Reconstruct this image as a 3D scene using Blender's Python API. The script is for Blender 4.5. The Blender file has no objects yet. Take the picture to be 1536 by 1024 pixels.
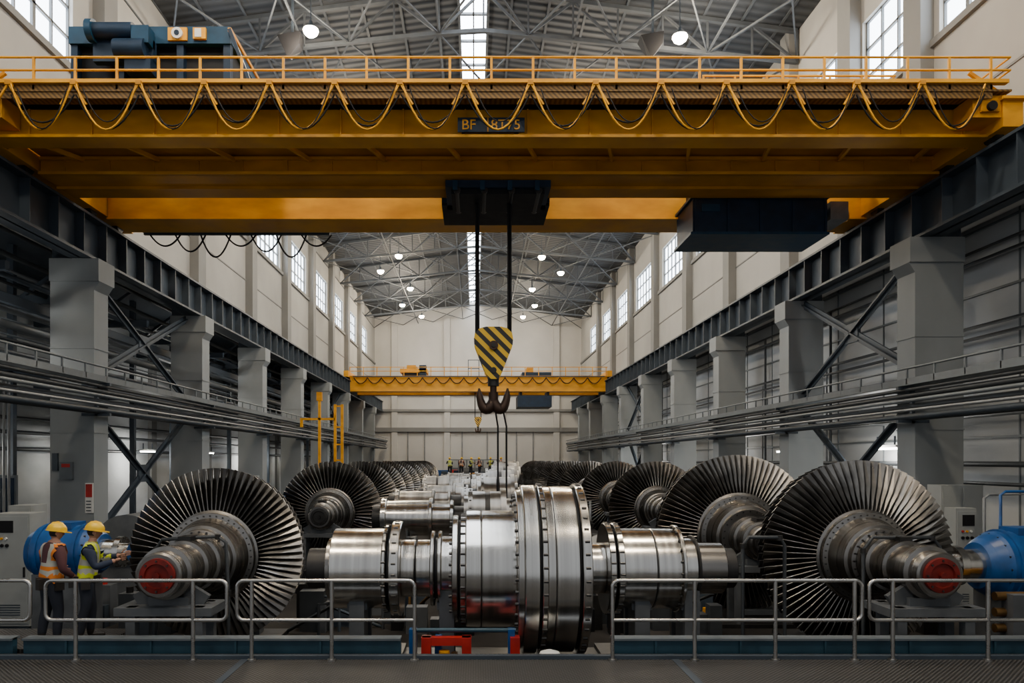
import bpy, math, random
from mathutils import Vector, Matrix
random.seed(7)
E = 2.73          # eye height above the front gallery (z=0)
FL = -0.7         # machine floor level
S = bpy.context.scene

# ------------------------------------------------------------------ materials
def mat(name, col, rough=0.5, metal=0.0, var=0.25, scale=(3,3,3), bump=0.0, spec=None, emis=None, es=0, col2=None, detail=4):
    m = bpy.data.materials.new(name); m.use_nodes = True
    nt = m.node_tree; b = nt.nodes['Principled BSDF']
    b.inputs['Roughness'].default_value = rough
    b.inputs['Metallic'].default_value = metal
    if spec is not None: b.inputs['Specular IOR Level'].default_value = spec
    if emis:
        b.inputs['Base Color'].default_value = (*col,1)
        b.inputs['Emission Color'].default_value = (*emis,1)
        b.inputs['Emission Strength'].default_value = es
        return m
    tc = nt.nodes.new('ShaderNodeTexCoord'); mp = nt.nodes.new('ShaderNodeMapping')
    mp.inputs['Scale'].default_value = scale
    nt.links.new(tc.outputs['Object'], mp.inputs['Vector'])
    nz = nt.nodes.new('ShaderNodeTexNoise'); nz.inputs['Scale'].default_value = 1.0; nz.inputs['Detail'].default_value = detail
    nt.links.new(mp.outputs['Vector'], nz.inputs['Vector'])
    cr = nt.nodes.new('ShaderNodeValToRGB')
    cr.color_ramp.elements[0].position = 0.33; cr.color_ramp.elements[1].position = 0.67
    c2 = col2 if col2 else tuple(c*(1-var) for c in col)
    cr.color_ramp.elements[0].color = (*c2,1); cr.color_ramp.elements[1].color = (*col,1)
    nt.links.new(nz.outputs['Fac'], cr.inputs['Fac']); nt.links.new(cr.outputs['Color'], b.inputs['Base Color'])
    mr = nt.nodes.new('ShaderNodeMapRange'); mr.inputs['To Min'].default_value = max(0.02,rough-0.09); mr.inputs['To Max'].default_value = min(1,rough+0.12)
    nt.links.new(nz.outputs['Fac'], mr.inputs['Value']); nt.links.new(mr.outputs['Result'], b.inputs['Roughness'])
    if bump:
        bp = nt.nodes.new('ShaderNodeBump'); bp.inputs['Strength'].default_value = bump; bp.inputs['Distance'].default_value = 0.02
        nt.links.new(nz.outputs['Fac'], bp.inputs['Height']); nt.links.new(bp.outputs['Normal'], b.inputs['Normal'])
    return m

def stripes(name, c1, c2, vec, freq, rough=0.5, bumpd=0.0, metal=0, profile='SIN', hard=True):
    m = bpy.data.materials.new(name); m.use_nodes = True
    nt = m.node_tree; b = nt.nodes['Principled BSDF']; b.inputs['Roughness'].default_value = rough; b.inputs['Metallic'].default_value = metal
    tc = nt.nodes.new('ShaderNodeTexCoord')
    dp = nt.nodes.new('ShaderNodeVectorMath'); dp.operation = 'DOT_PRODUCT'; dp.inputs[1].default_value = vec
    nt.links.new(tc.outputs['Object'], dp.inputs[0])
    mu = nt.nodes.new('ShaderNodeMath'); mu.operation = 'MULTIPLY'; mu.inputs[1].default_value = freq*2*math.pi
    nt.links.new(dp.outputs['Value'], mu.inputs[0])
    sn = nt.nodes.new('ShaderNodeMath'); sn.operation = 'SINE'; nt.links.new(mu.outputs[0], sn.inputs[0])
    mr = nt.nodes.new('ShaderNodeMapRange')
    mr.inputs['From Min'].default_value = -0.06 if hard else -1; mr.inputs['From Max'].default_value = 0.06 if hard else 1
    nt.links.new(sn.outputs[0], mr.inputs['Value'])
    mx = nt.nodes.new('ShaderNodeMix'); mx.data_type = 'RGBA'
    mx.inputs[6].default_value = (*c1,1); mx.inputs[7].default_value = (*c2,1)
    nt.links.new(mr.outputs['Result'], mx.inputs[0]); nt.links.new(mx.outputs[2], b.inputs['Base Color'])
    if bumpd:
        bp = nt.nodes.new('ShaderNodeBump'); bp.inputs['Strength'].default_value = 1; bp.inputs['Distance'].default_value = bumpd
        nt.links.new(sn.outputs[0], bp.inputs['Height']); nt.links.new(bp.outputs['Normal'], b.inputs['Normal'])
    return m

M = {}
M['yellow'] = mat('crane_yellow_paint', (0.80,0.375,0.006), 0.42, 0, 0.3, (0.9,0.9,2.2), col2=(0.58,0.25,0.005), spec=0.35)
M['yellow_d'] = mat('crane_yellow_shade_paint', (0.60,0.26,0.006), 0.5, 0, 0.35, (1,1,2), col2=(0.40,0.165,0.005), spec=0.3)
M['mesh'] = stripes('walkway_mesh', (0.07,0.035,0.008), (0.24,0.125,0.022), (1,0,1), 9, 0.6, hard=False)
M['navy'] = mat('navy_steel', (0.007,0.024,0.055), 0.5, 0, 0.4, spec=0.3)
M['winch'] = mat('winch_blue_paint', (0.006,0.045,0.095), 0.45, 0, 0.3, spec=0.3)
M['black'] = mat('black_rubber', (0.008,0.008,0.010), 0.6, 0, 0.3, spec=0.25)
M['slate'] = mat('slate_steel_paint', (0.050,0.066,0.086), 0.5, 0.0, 0.35, (1.2,1.2,1.2), spec=0.35)
M['slate_l'] = mat('light_slate_paint', (0.13,0.15,0.165), 0.5, 0.0, 0.25)
M['column'] = mat('column_grey_paint', (0.265,0.285,0.295), 0.6, 0, 0.2, (0.7,0.7,0.4), spec=0.3)
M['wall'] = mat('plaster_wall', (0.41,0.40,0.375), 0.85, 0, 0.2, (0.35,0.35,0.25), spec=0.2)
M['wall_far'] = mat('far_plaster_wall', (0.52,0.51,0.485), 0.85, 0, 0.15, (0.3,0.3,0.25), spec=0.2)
M['wall_low'] = mat('painted_panel_wall', (0.50,0.52,0.535), 0.75, 0, 0.22, (0.4,0.4,0.8), spec=0.2)
M['wall_dk'] = mat('aisle_wall', (0.52,0.54,0.555), 0.8, 0, 0.25, (0.5,0.5,0.9), spec=0.2)
M['pilaster'] = mat('pilaster_grey', (0.20,0.20,0.195), 0.7, 0, 0.2, (0.5,0.5,0.5))
M['roof'] = stripes('corrugated_roof', (0.024,0.028,0.034), (0.050,0.056,0.065), (0,1,0), 2.2, 0.7, 0.03, hard=False)
M['truss'] = mat('truss_steel', (0.080,0.089,0.10), 0.6, 0.0, 0.2, spec=0.3)
M['floor'] = mat('stained_machine_floor', (0.040,0.036,0.033), 0.85, 0, 0.6, (0.7,0.7,0.7), 0.1, spec=0.1)
M['pane'] = mat('frosted_daylight_glazing', (0.8,0.85,0.9), 0.3, emis=(0.80,0.90,1.0), es=10.5)
M['sky'] = mat('skylight_glazing', (0.8,0.85,0.9), 0.3, emis=(0.86,0.93,1.0), es=16.0)
M['frame'] = mat('window_frame', (0.12,0.13,0.14), 0.5)
M['lamp'] = mat('lamp_lens', (1,0.9,0.7), 0.3, emis=(1.0,0.80,0.50), es=180)
M['tubel'] = mat('fluorescent_tube', (1,1,1), 0.3, emis=(1.0,0.97,0.86), es=30)
M['steelx'] = mat('turned_steel_x', (0.70,0.675,0.63), 0.19, 1, 0.3, (9,0.06,0.06), 0.012, col2=(0.51,0.485,0.45), detail=4)
M['steelf'] = mat('polished_steel', (0.34,0.325,0.305), 0.30, 1, 0.25, (4,0.3,0.3), 0, col2=(0.20,0.19,0.175))
M['steely'] = mat('turned_steel_y', (0.33,0.31,0.285), 0.27, 1, 0.3, (0.15,16,0.15), 0.02, col2=(0.20,0.185,0.17), detail=4)
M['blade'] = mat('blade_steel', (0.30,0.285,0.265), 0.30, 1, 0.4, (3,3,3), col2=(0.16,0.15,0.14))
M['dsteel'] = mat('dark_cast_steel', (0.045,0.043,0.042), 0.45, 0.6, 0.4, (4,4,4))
M['bolt'] = mat('bolt_steel', (0.10,0.095,0.09), 0.35, 1, 0.2)
M['red'] = mat('red_paint', (0.48,0.016,0.012), 0.4, 0, 0.4)
M['redcap'] = mat('red_shaft_cap', (0.21,0.014,0.010), 0.5, 0.0, 0.55, (6,6,6), spec=0.3)
M['stain'] = mat('railing_stainless', (0.58,0.56,0.53), 0.27, 1, 0.15)
M['support'] = mat('support_grey', (0.10,0.107,0.115), 0.5, 0.0, 0.35)
M['blue'] = mat('motor_blue_paint', (0.006,0.085,0.30), 0.35, 0, 0.4)
M['bluebeam'] = mat('kick_beam_blue', (0.016,0.058,0.088), 0.45, 0.0, 0.3)
M['cab'] = mat('cabinet_grey', (0.30,0.315,0.31), 0.5, 0, 0.12)
M['white'] = mat('white_enamel', (0.7,0.7,0.68), 0.5, 0, 0.1)
M['pipe'] = mat('pipe_grey', (0.21,0.22,0.23), 0.4, 0.2, 0.3)
M['pipe_d'] = mat('pipe_dark', (0.045,0.05,0.055), 0.5, 0.2, 0.3)
M['brown'] = mat('forged_hook_steel', (0.06,0.033,0.022), 0.45, 0.5, 0.4)
M['haz'] = stripes('hazard_stripes', (0.82,0.50,0.010), (0.012,0.011,0.010), (1,0,1), 3.1, 0.45)
M['skin'] = mat('skin', (0.42,0.215,0.14), 0.55, 0, 0.15)
M['helmet'] = mat('helmet_yellow', (0.88,0.54,0.006), 0.3, 0, 0.05)
M['trouser'] = mat('work_trousers', (0.014,0.018,0.030), 0.85, 0, 0.3)
M['shirt1'] = mat('maroon_shirt', (0.085,0.028,0.032), 0.85, 0, 0.3)
M['shirt2'] = mat('navy_shirt', (0.02,0.03,0.06), 0.85, 0, 0.3)
M['vestO'] = mat('orange_vest', (0.72,0.20,0.015), 0.7, 0, 0.1)
M['vestG'] = mat('lime_vest', (0.58,0.66,0.02), 0.7, 0, 0.1)
M['tape'] = mat('reflective_tape', (0.42,0.42,0.36), 0.4, 0.1, 0.05)
M['boot'] = mat('boot_leather', (0.02,0.015,0.012), 0.5, 0, 0.2)
M['hair'] = mat('hair_dark', (0.015,0.01,0.008), 0.7)
M['copper'] = mat('warm_brass', (0.30,0.17,0.06), 0.4, 0.9, 0.3)

# tread plate
def tread():
    m = bpy.data.materials.new('tread_plate'); m.use_nodes = True
    nt = m.node_tree; b = nt.nodes['Principled BSDF']
    tc = nt.nodes.new('ShaderNodeTexCoord')
    vs=[]
    for rot in (math.pi/4,-math.pi/4):
        mp = nt.nodes.new('ShaderNodeMapping'); mp.inputs['Rotation'].default_value=(0,0,rot); mp.inputs['Scale'].default_value=(7,7,7)
        nt.links.new(tc.outputs['Object'], mp.inputs['Vector'])
        w = nt.nodes.new('ShaderNodeTexWave'); w.inputs['Scale'].default_value=1.0; w.wave_profile='SIN'
        nt.links.new(mp.outputs['Vector'], w.inputs['Vector']); vs.append(w)
    mul = nt.nodes.new('ShaderNodeMath'); mul.operation='MULTIPLY'
    nt.links.new(vs[0].outputs['Fac'], mul.inputs[0]); nt.links.new(vs[1].outputs['Fac'], mul.inputs[1])
    cr = nt.nodes.new('ShaderNodeValToRGB'); cr.color_ramp.elements[0].color=(0.018,0.017,0.016,1); cr.color_ramp.elements[1].color=(0.11,0.104,0.098,1)
    cr.color_ramp.elements[0].position=0.2; cr.color_ramp.elements[1].position=0.7
    nt.links.new(mul.outputs[0], cr.inputs['Fac']); nt.links.new(cr.outputs['Color'], b.inputs['Base Color'])
    bp = nt.nodes.new('ShaderNodeBump'); bp.inputs['Distance'].default_value=0.01; bp.inputs['Strength'].default_value=0.8
    nt.links.new(mul.outputs[0], bp.inputs['Height']); nt.links.new(bp.outputs['Normal'], b.inputs['Normal'])
    b.inputs['Roughness'].default_value=0.5; b.inputs['Metallic'].default_value=0.2
    return m
M['tread'] = tread()

# ------------------------------------------------------------------ mesh builder
class B:
    def __init__(s): s.v=[]; s.f=[]; s.m=[]; s.sm=[]; s.slots=[]
    def _mi(s,m):
        if m not in s.slots: s.slots.append(m)
        return s.slots.index(m)
    def add(s,vs,fs,m,smooth=False):
        o=len(s.v); s.v+= [tuple(v) for v in vs]; k=s._mi(m)
        for f in fs: s.f.append([i+o for i in f]); s.m.append(k); s.sm.append(smooth)
    def box(s,x0,x1,y0,y1,z0,z1,m):
        vs=[(x,y,z) for z in (z0,z1) for y in (y0,y1) for x in (x0,x1)]
        s.add(vs,[(0,2,3,1),(4,5,7,6),(0,1,5,4),(2,6,7,3),(0,4,6,2),(1,3,7,5)],m)
    def beam(s,p0,p1,w,h,m,up=(0,0,1)):
        p0=Vector(p0);p1=Vector(p1);d=(p1-p0).normalized();u=Vector(up)
        if abs(d.dot(u))>0.95: u=Vector((1,0,0))
        a=d.cross(u).normalized();b=a.cross(d).normalized()
        vs=[]
        for p in (p0,p1):
            for i,j in ((-1,-1),(1,-1),(1,1),(-1,1)): vs.append(p+a*(w/2*i)+b*(h/2*j))
        s.add(vs,[(3,2,1,0),(4,5,6,7),(0,1,5,4),(1,2,6,5),(2,3,7,6),(3,0,4,7)],m)
    def cyl(s,p0,p1,r,m,n=12,r2=None,caps=True):
        p0=Vector(p0);p1=Vector(p1);d=(p1-p0).normalized();u=Vector((0,0,1)) if abs(d.z)<0.9 else Vector((1,0,0))
        a=d.cross(u).normalized();b=d.cross(a).normalized(); r2=r if r2 is None else r2
        vs=[]
        for p,rr in ((p0,r),(p1,r2)):
            for i in range(n):
                t=2*math.pi*i/n; vs.append(p+a*(rr*math.cos(t))+b*(rr*math.sin(t)))
        s.add(vs,[(i,(i+1)%n,n+(i+1)%n,n+i) for i in range(n)],m,True)
        if caps:
            s.add([v.copy() for v in vs],[list(range(n))[::-1],list(range(n,2*n))],m)
    def tube(s,pts,r,m,n=8,radii=None):
        pts=[Vector(p) for p in pts]; vs=[]; N=len(pts); prev=None
        for k,p in enumerate(pts):
            d=(pts[min(k+1,N-1)]-pts[max(k-1,0)]).normalized()
            if prev is None:
                u=Vector((0,0,1)) if abs(d.z)<0.9 else Vector((0,1,0)); a=d.cross(u).normalized()
            else:
                a=(prev-d*prev.dot(d)).normalized()
            prev=a; b=d.cross(a).normalized(); rr=radii[k] if radii else r
            for i in range(n):
                t=2*math.pi*i/n; vs.append(p+a*(rr*math.cos(t))+b*(rr*math.sin(t)))
        fs=[(k*n+i,k*n+(i+1)%n,(k+1)*n+(i+1)%n,(k+1)*n+i) for k in range(N-1) for i in range(n)]
        s.add(vs,fs,m,True)
        s.add(vs,[list(range(n))[::-1],list(range((N-1)*n,N*n))],m)
    def lathe(s,o,ax,prof,m,n=48):
        o=Vector(o);ax=Vector(ax).normalized();u=Vector((0,0,1)) if abs(ax.z)<0.9 else Vector((1,0,0))
        a=ax.cross(u).normalized();b=ax.cross(a).normalized()
        for k in range(len(prof)-1):
            mm=prof[k+1][2] if len(prof[k+1])>2 else m
            vs=[]
            for (t,r) in (prof[k][:2],prof[k+1][:2]):
                for i in range(n):
                    q=2*math.pi*i/n; vs.append(o+ax*t+a*(r*math.cos(q))+b*(r*math.sin(q)))
            s.add(vs,[(i,(i+1)%n,n+(i+1)%n,n+i) for i in range(n)],mm,True)
        for e in (0,-1):
            t,r=prof[e][:2]
            if r>0.001:
                vs=[o+ax*t+a*(r*math.cos(2*math.pi*i/n))+b*(r*math.sin(2*math.pi*i/n)) for i in range(n)]
                s.add(vs,[list(range(n))],m)
    def bolts(s,o,ax,t,r,cnt,br,bl,m):
        o=Vector(o);ax=Vector(ax).normalized();u=Vector((0,0,1)) if abs(ax.z)<0.9 else Vector((1,0,0))
        a=ax.cross(u).normalized();b=ax.cross(a).normalized()
        for i in range(cnt):
            q=2*math.pi*i/cnt; c=o+ax*t+a*(r*math.cos(q))+b*(r*math.sin(q))
            s.cyl(c-ax*bl/2,c+ax*bl/2,br,m,6)
    def prism(s,pts,y0,y1,m):   # pts in xz
        n=len(pts); vs=[(x,y0,z) for x,z in pts]+[(x,y1,z) for x,z in pts]
        s.add(vs,[list(range(n)),list(range(2*n-1,n-1,-1))]+[(i,i+n,(i+1)%n+n,(i+1)%n) for i in range(n)],m)
    def mesh(s,name):
        me=bpy.data.meshes.new(name); me.from_pydata(s.v,[],s.f)
        for k in s.slots: me.materials.append(M[k])
        for p,k,sm in zip(me.polygons,s.m,s.sm): p.material_index=k; p.use_smooth=sm
        me.update(); return me
    def obj(s,name,loc=(0,0,0),parent=None):
        o=bpy.data.objects.new(name,s.mesh(name)); S.collection.objects.link(o); o.location=loc
        if parent: o.parent=parent
        return o
def inst(name,me,loc,rotz=0,scale=1):
    o=bpy.data.objects.new(name,me); S.collection.objects.link(o); o.location=loc; o.rotation_euler=(0,0,rotz); o.scale=(scale,)*3
    return o

XL,XR=-12.0,12.8      # upper walls
FY=88.0
# ------------------------------------------------------------------ room shell
b=B(); b.box(-17.2,13.6,10.5,FY+0.3,FL-0.3,FL,'floor'); b.obj('floor')
b=B()
b.box(-17.2,13.6,-4,10.35,-0.12,0,'tread')
for x in (-3.15,2.75,-9,8.6): b.box(x-0.05,x+0.05,-4,10.33,0,0.006,'slate')
b.box(-17.2,13.6,10.25,10.36,-0.7,-0.02,'dsteel')
b.box(-17.2,13.6,10.05,10.13,0.0,0.05,'slate')
b.obj('floor_gallery')

WL=[(9,15),(17.6,21.9),(25,30.2),(32.4,37.8),(39.8,45.2),(46.9,52.2),(54.4,59.6),(61.6,66.8),(69,74.2),(76.4,81.6)]
WR=[(5,11),(13.4,20.2),(21.5,24.2),(25.2,28.4),(30.4,35.4),(37.2,42.4),(44.6,50.0),(52.6,58.2),(60.4,65.8),(68,73.4),(75.8,81.2)]
ZB,ZT=11.7+E,14.4+E
wn=0
for side,X,W in (('left',XL,WL),('right',XR,WR)):
    sg=-1 if side=='left' else 1
    xa,xb=sorted((X,X+sg*0.5))
    b=B()
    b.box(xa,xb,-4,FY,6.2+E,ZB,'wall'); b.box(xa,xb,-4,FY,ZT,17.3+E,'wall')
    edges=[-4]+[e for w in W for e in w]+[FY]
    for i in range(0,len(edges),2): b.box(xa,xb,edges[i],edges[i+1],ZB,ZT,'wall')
    for i in range(1,len(W)):
        yc=(W[i-1][1]+W[i][0])/2; hw=min(0.42,(W[i][0]-W[i-1][1])/2)
        pa,pb=sorted((X,X-sg*0.38)); b.box(pa,pb,yc-hw,yc+hw,6.2+E,17.2+E,'pilaster')
    pa,pb=sorted((X,X-sg*0.12)); b.box(pa,pb,-4,FY,ZB-0.22,ZB-0.02,'pilaster')
    pa,pb=sorted((X,X-sg*0.03)); b.box(pa,pb,-4,FY,9.4+E,9.46+E,'pilaster')
    b.obj('wall_'+side)
    for (y0,y1) in W:
        wn+=1; b=B(); xp=X+sg*0.22
        b.box(xp-0.02,xp+0.02,y0,y1,ZB,ZT,'pane')
        xm=xp-sg*0.06
        n=max(3,int((y1-y0)/0.85))
        for k in range(n+1):
            y=y0+(y1-y0)*k/n; w=0.07 if k%3==0 else 0.03
            b.box(xm-0.04,xm+0.04,max(y0,y-w),min(y1,y+w),ZB,ZT,'frame')
        for k in range(4):
            z=ZB+(ZT-ZB)*k/3; b.box(xm-0.04,xm+0.04,y0,y1,max(ZB,z-0.035),min(ZT,z+0.035),'frame')
        b.obj('window_%d'%wn)

# lower aisle walls
b=B(); b.box(-17.2,-16.8,10,FY,FL,7.2+E,'wall_dk')
for k in range(10):
    y=14+8*k; b.box(-16.8,-16.6,y-0.3,y+0.3,FL,7.1+E,'pilaster')
b.box(-16.8,-12.5,10,FY,6.9+E,7.1+E,'slate')
b.obj('wall_aisle_left')
b=B(); b.box(13.4,13.8,-4,FY,FL,7.2+E,'wall_low')
b.box(12.8,13.4,-4,FY,7.0+E,7.2+E,'slate')
for z in (0.6,2.5,4.4,6.1): b.box(13.36,13.4,-4,FY,z+E-0.03,z+E+0.03,'slate_l')
for k in range(26):
    y=12+3.0*k; b.box(13.37,13.4,y-0.02,y+0.02,FL,7+E,'slate_l')
b.obj('wall_aisle_right')

b=B()
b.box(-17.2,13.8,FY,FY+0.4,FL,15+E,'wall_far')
b.prism([(-12.5,15+E),(13.3,15+E),(13.3,17.3+E),(0,19.0+E),(-12.5,17.3+E)],FY,FY+0.4,'wall_far')
for x in (-9.6,-3.3,3.3,9.8): b.box(x-0.35,x+0.35,FY-0.3,FY,FL,17+E,'wall_far')
for z0,z1 in ((3.4,3.9),(5.8,6.1),(7.8,8.1)): b.box(-12,12.8,FY-0.4,FY,z0+E,z1+E,'pilaster')
for x in (-8,-6,-1.5,1.5,5,7): b.box(x-0.06,x+0.06,FY-0.12,FY,FL,3.4+E,'pipe')
b.obj('wall_far')
b=B(); b.box(-2.9,2.9,FY-0.5,FY-0.42,FL,0.1+E,'frame')
for i in range(6): b.box(-2.8+i*0.97,-2.8+i*0.97+0.8,FY-0.56,FY-0.5,-0.9+E,0.0+E,'cab')
b.obj('door_1')

# roof
zR,zE=18.7+E,17.05+E
b=B()
def slope(x): return zR-(zR-zE)*abs(x)/12.4
for x0,x1 in ((-12.5,-0.6),(0.5,13.3)):
    vs=[(x0,-4,slope(x0)),(x1,-4,slope(x1)),(x1,FY+0.4,slope(x1)),(x0,FY+0.4,slope(x0))]
    vs+=[(x,y,z+0.2) for x,y,z in vs]
    b.add(vs,[(0,1,2,3),(4,7,6,5),(0,4,5,1),(1,5,6,2),(2,6,7,3),(3,7,4,0)],'roof')
b.obj('ceiling')
b=B(); b.box(-0.7,0.6,-4,FY+0.4,zR+0.35,zR+0.4,'sky')
b.box(-0.7,-0.6,-4,FY+0.4,zR-0.2,zR+0.36,'frame'); b.box(0.5,0.6,-4,FY+0.4,zR-0.2,zR+0.36,'frame')
for k in range(46): b.box(-0.6,0.5,-3+2*k-0.05,-3+2*k+0.05,zR+0.1,zR+0.2,'frame')
b.box(-0.08,-0.02,-4,FY,zR+0.1,zR+0.18,'frame')
b.obj('window_skylight')

# trusses
b=B(); N=14; xs=[-12+24.7*i/N for i in range(N+1)]
tp=[(x,0,slope(x)-0.12) for x in xs]; bt=[(x,0,(zR-1.75-(zR-zE)*abs(x)/12.4*0.75)) for x in xs]
for i in range(N):
    b.beam(tp[i],tp[i+1],0.16,0.16,'truss'); b.beam(bt[i],bt[i+1],0.15,0.15,'truss')
    if i%2==0: b.beam(bt[i],tp[i+1],0.09,0.09,'truss')
    else: b.beam(tp[i],bt[i+1],0.09,0.09,'truss')
    b.beam(tp[i+1],bt[i+1],0.07,0.07,'truss')
    if i%2==0:
        q=bt[min(i+2,N)]; b.beam(bt[i],(q[0],7.3,q[2]),0.06,0.06,'truss')
        b.beam((bt[i][0],7.3,bt[i][2]),q,0.06,0.06,'truss')
    if i%3==0: b.beam(bt[i],(bt[i][0],7.3,bt[i][2]),0.07,0.07,'truss')
tm=b.mesh('roof_truss')
for k in range(11): inst('roof_truss',tm,(0,7.0+7.3*k,0))
b=B()
for i in range(-8,9):
    x=i*1.5
    if i!=0: b.box(x-0.05,x+0.05,-3.9,FY-0.1,slope(x)-0.06,slope(x)-0.01,'truss')
b.obj('roof_purlins')

# ------------------------------------------------------------------ runway beams, columns
def runway(xc):
    b=B(); z0,z1=5.75+E,7.0+E
    b.box(xc-0.32,xc+0.32,-4,FY-0.5,z1-0.07,z1,'slate'); b.box(xc-0.32,xc+0.32,-4,FY-0.5,z0,z0+0.07,'slate')
    b.box(xc-0.03,xc+0.03,-4,FY-0.5,z0,z1,'slate')
    y=0.5
    while y<FY-1:
        b.box(xc-0.29,xc+0.29,y-0.02,y+0.02,z0+0.05,z1-0.05,'slate'); y+=1.25
    b.box(xc-0.05,xc+0.05,-4,FY-0.5,z1,z1+0.13,'dsteel')
    b.obj('crane_runway_beam')
runway(-11.2); runway(11.75)
def column(xa,xb,y,inner):
    b=B(); b.box(xa,xb,y-0.4,y+0.4,FL,5.3+E,'column')
    g=0.16
    xi=(xb,xb+g) if inner>0 else (xa-g,xa)
    b.box(min(xa,xi[0]),max(xb,xi[1]),y-0.46,y+0.46,5.1+E,5.74+E,'column')
    xe=xb if inner>0 else xa; s=1 if inner>0 else -1
    b.add([(xe,y-.4,5.1+E),(xe+s*g,y-.4,5.1+E),(xe,y-.4,4.85+E),(xe,y+.4,5.1+E),(xe+s*g,y+.4,5.1+E),(xe,y+.4,4.85+E)],
          [(0,1,2),(3,5,4),(0,3,4,1),(1,4,5,2),(0,2,5,3)],'column')
    b.box(xa-0.08,xb+0.08,y-0.5,y+0.5,FL,FL+0.35,'column')
    for z in (0.8,3.2): b.box(xa-0.02,xb+0.02,y-0.42,y+0.42,z+E-0.02,z+E+0.02,'column')
    xo=(xa,xa+0.45) if inner>0 else (xb-0.45,xb)
    b.box(xo[0],xo[1],y-0.3,y+0.3,5.7+E,6.9+E,'slate')
    b.obj('hall_column')
CL=[21.3+8.3*k for k in range(8)]; CR=[19.3+7.6*k for k in range(9)]
for y in CL: column(-12.1,-10.85,y,1)
for y in CR: column(11.35,12.6,y,-1)
column(-12.1,-10.85,12.6,1); column(11.35,12.6,11.7,-1)
def brace(x,y0,y1):
    b=B()
    for z0,z1 in ((5.6,2.4),(1.7,-2.6)):
        for a,c in ((z0,z1),(z1,z0)):
            b.beam((x,y0,a+E),(x,y1,c+E),0.28,0.05,'slate',up=(1,0,0)); b.beam((x,y0,a+E),(x,y1,c+E),0.05,0.24,'slate',up=(1,0,0))
        zc=(z0+z1)/2+E; yc=(y0+y1)/2; b.box(x-0.05,x+0.05,yc-0.4,yc+0.4,zc-0.3,zc+0.3,'slate')
    b.box(x-0.12,x+0.12,y0,y1,2.0+E,2.25+E,'slate')
    b.obj('cross_brace')
brace(-11.5,21.72,29.18); brace(11.9,19.72,26.48); brace(-11.5,54.95,62.4); brace(11.9,50.1,56.8)

# ------------------------------------------------------------------ cable trays / pipe racks
def rack(x,s,ztop,pipes,name='pipe_rack'):
    b=B()
    b.box(min(x,x+s*0.5),max(x,x+s*0.5),8,FY-1,ztop-0.42,ztop-0.38,'slate_l')
    b.box(x-0.02,x+0.02,8,FY-1,ztop-0.42,ztop-0.25,'slate_l')
    b.cyl((x,8,ztop),(x,FY-1,ztop),0.03,'slate_l',6)
    y=8.5
    while y<FY-2:
        b.box(x-0.02,x+0.02,y-0.02,y+0.02,ztop-0.4,ztop,'slate_l'); y+=1.1
    for k,(dx,dz,r,m) in enumerate(pipes):
        b.cyl((x+s*dx,8,ztop+dz),(x+s*dx,FY-1,ztop+dz),r,m,10)
    for yy in (CL if s<0 else CR):
        b.box(min(x-s*0.05,x+s*0.75),max(x-s*0.05,x+s*0.75),yy-0.6,yy-0.5,ztop-1.35,ztop-1.27,'slate')
        b.box(min(x-s*0.05,x+s*0.75),max(x-s*0.05,x+s*0.75),yy-0.6,yy-0.5,ztop-0.5,ztop-0.42,'slate')
        b.box(min(x+s*0.3,x+s*0.38),max(x+s*0.3,x+s*0.38),yy-0.6,yy-0.5,ztop-1.35,ztop-0.4,'slate')
    b.obj(name)
PP=[(0.1,-0.52,0.05,'pipe_d'),(0.2,-0.66,0.07,'pipe_d'),(0.05,-0.8,0.05,'slate_l'),(0.3,-0.95,0.09,'pipe_d'),(0.0,-1.05,0.04,'pipe'),(0.15,-1.2,0.075,'slate'),(0.32,-1.25,0.05,'pipe_d'),
    (0.2,-0.33,0.05,'black'),(0.32,-0.33,0.05,'black'),(0.42,-0.3,0.06,'pipe_d')]
rack(-10.35,-1,2.6+E,PP); rack(10.85,1,2.3+E,PP)

b=B()   # dense aisle services, left
for z in (3.0,3.6,4.5,5.1,5.7,6.3):
    for x in (-12.9,-13.8,-15.2):
        if random.random()<0.8: b.cyl((x+random.uniform(-.3,.3),10,z+E+random.uniform(-.2,.2)),(x,FY-1,z+E),random.choice((0.05,0.08,0.13)),random.choice(('pipe_d','slate','pipe')),8)
for z in (1.0,1.5,0.4): b.cyl((-16.3,10,z+E),(-16.3,FY-1,z+E),0.07,'pipe_d',8)
for k in range(19):
    y=11+4.15*k
    b.box(-16.55,-12.3,y-0.1,y+0.1,5.0+E,5.25+E,'slate'); b.box(-16.55,-12.3,y-0.1,y+0.1,2.6+E,2.85+E,'slate')
    b.box(-14.9,-14.7,y-0.1,y+0.1,FL,6.88+E,'slate')
    b.beam((-14.8,y,5.0+E),(-12.4,y,6.7+E),0.1,0.1,'slate')
b.box(-12.6,-12.45,10,FY-1,4.2+E,4.45+E,'slate'); b.box(-16.5,-12.6,10,FY-1,2.85+E,2.9+E,'slate')
for z in (3.35,3.75): b.cyl((-12.45,10,z+E),(-12.45,FY-1,z+E),0.025,'slate_l',6)
b.obj('aisle_steelwork')
b=B()
for z,r in ((5.2,0.06),(5.5,0.04),(3.5,0.05),(3.2,0.05),(1.2,0.09),(-0.1,0.07),(-0.6,0.05)): b.cyl((13.2,8,z+E),(13.2,FY-1,z+E),r,'pipe_d' if r<0.08 else 'pipe',8)
for k in range(12):
    y=15+6.1*k; b.cyl((13.2,y,FL),(13.2,y,5.5+E),0.05,'pipe_d',8); b.cyl((13.2,y+0.3,FL),(13.2,y+0.3,3.4+E),0.035,'pipe',8)
b.obj('wall_conduits')
b=B()
for k in range(5): b.cyl((-12.75,19.2+0.22*k,FL),(-12.75,19.2+0.22*k,2.4+E),0.035,'pipe',8)
b.obj('vertical_conduits')

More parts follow.
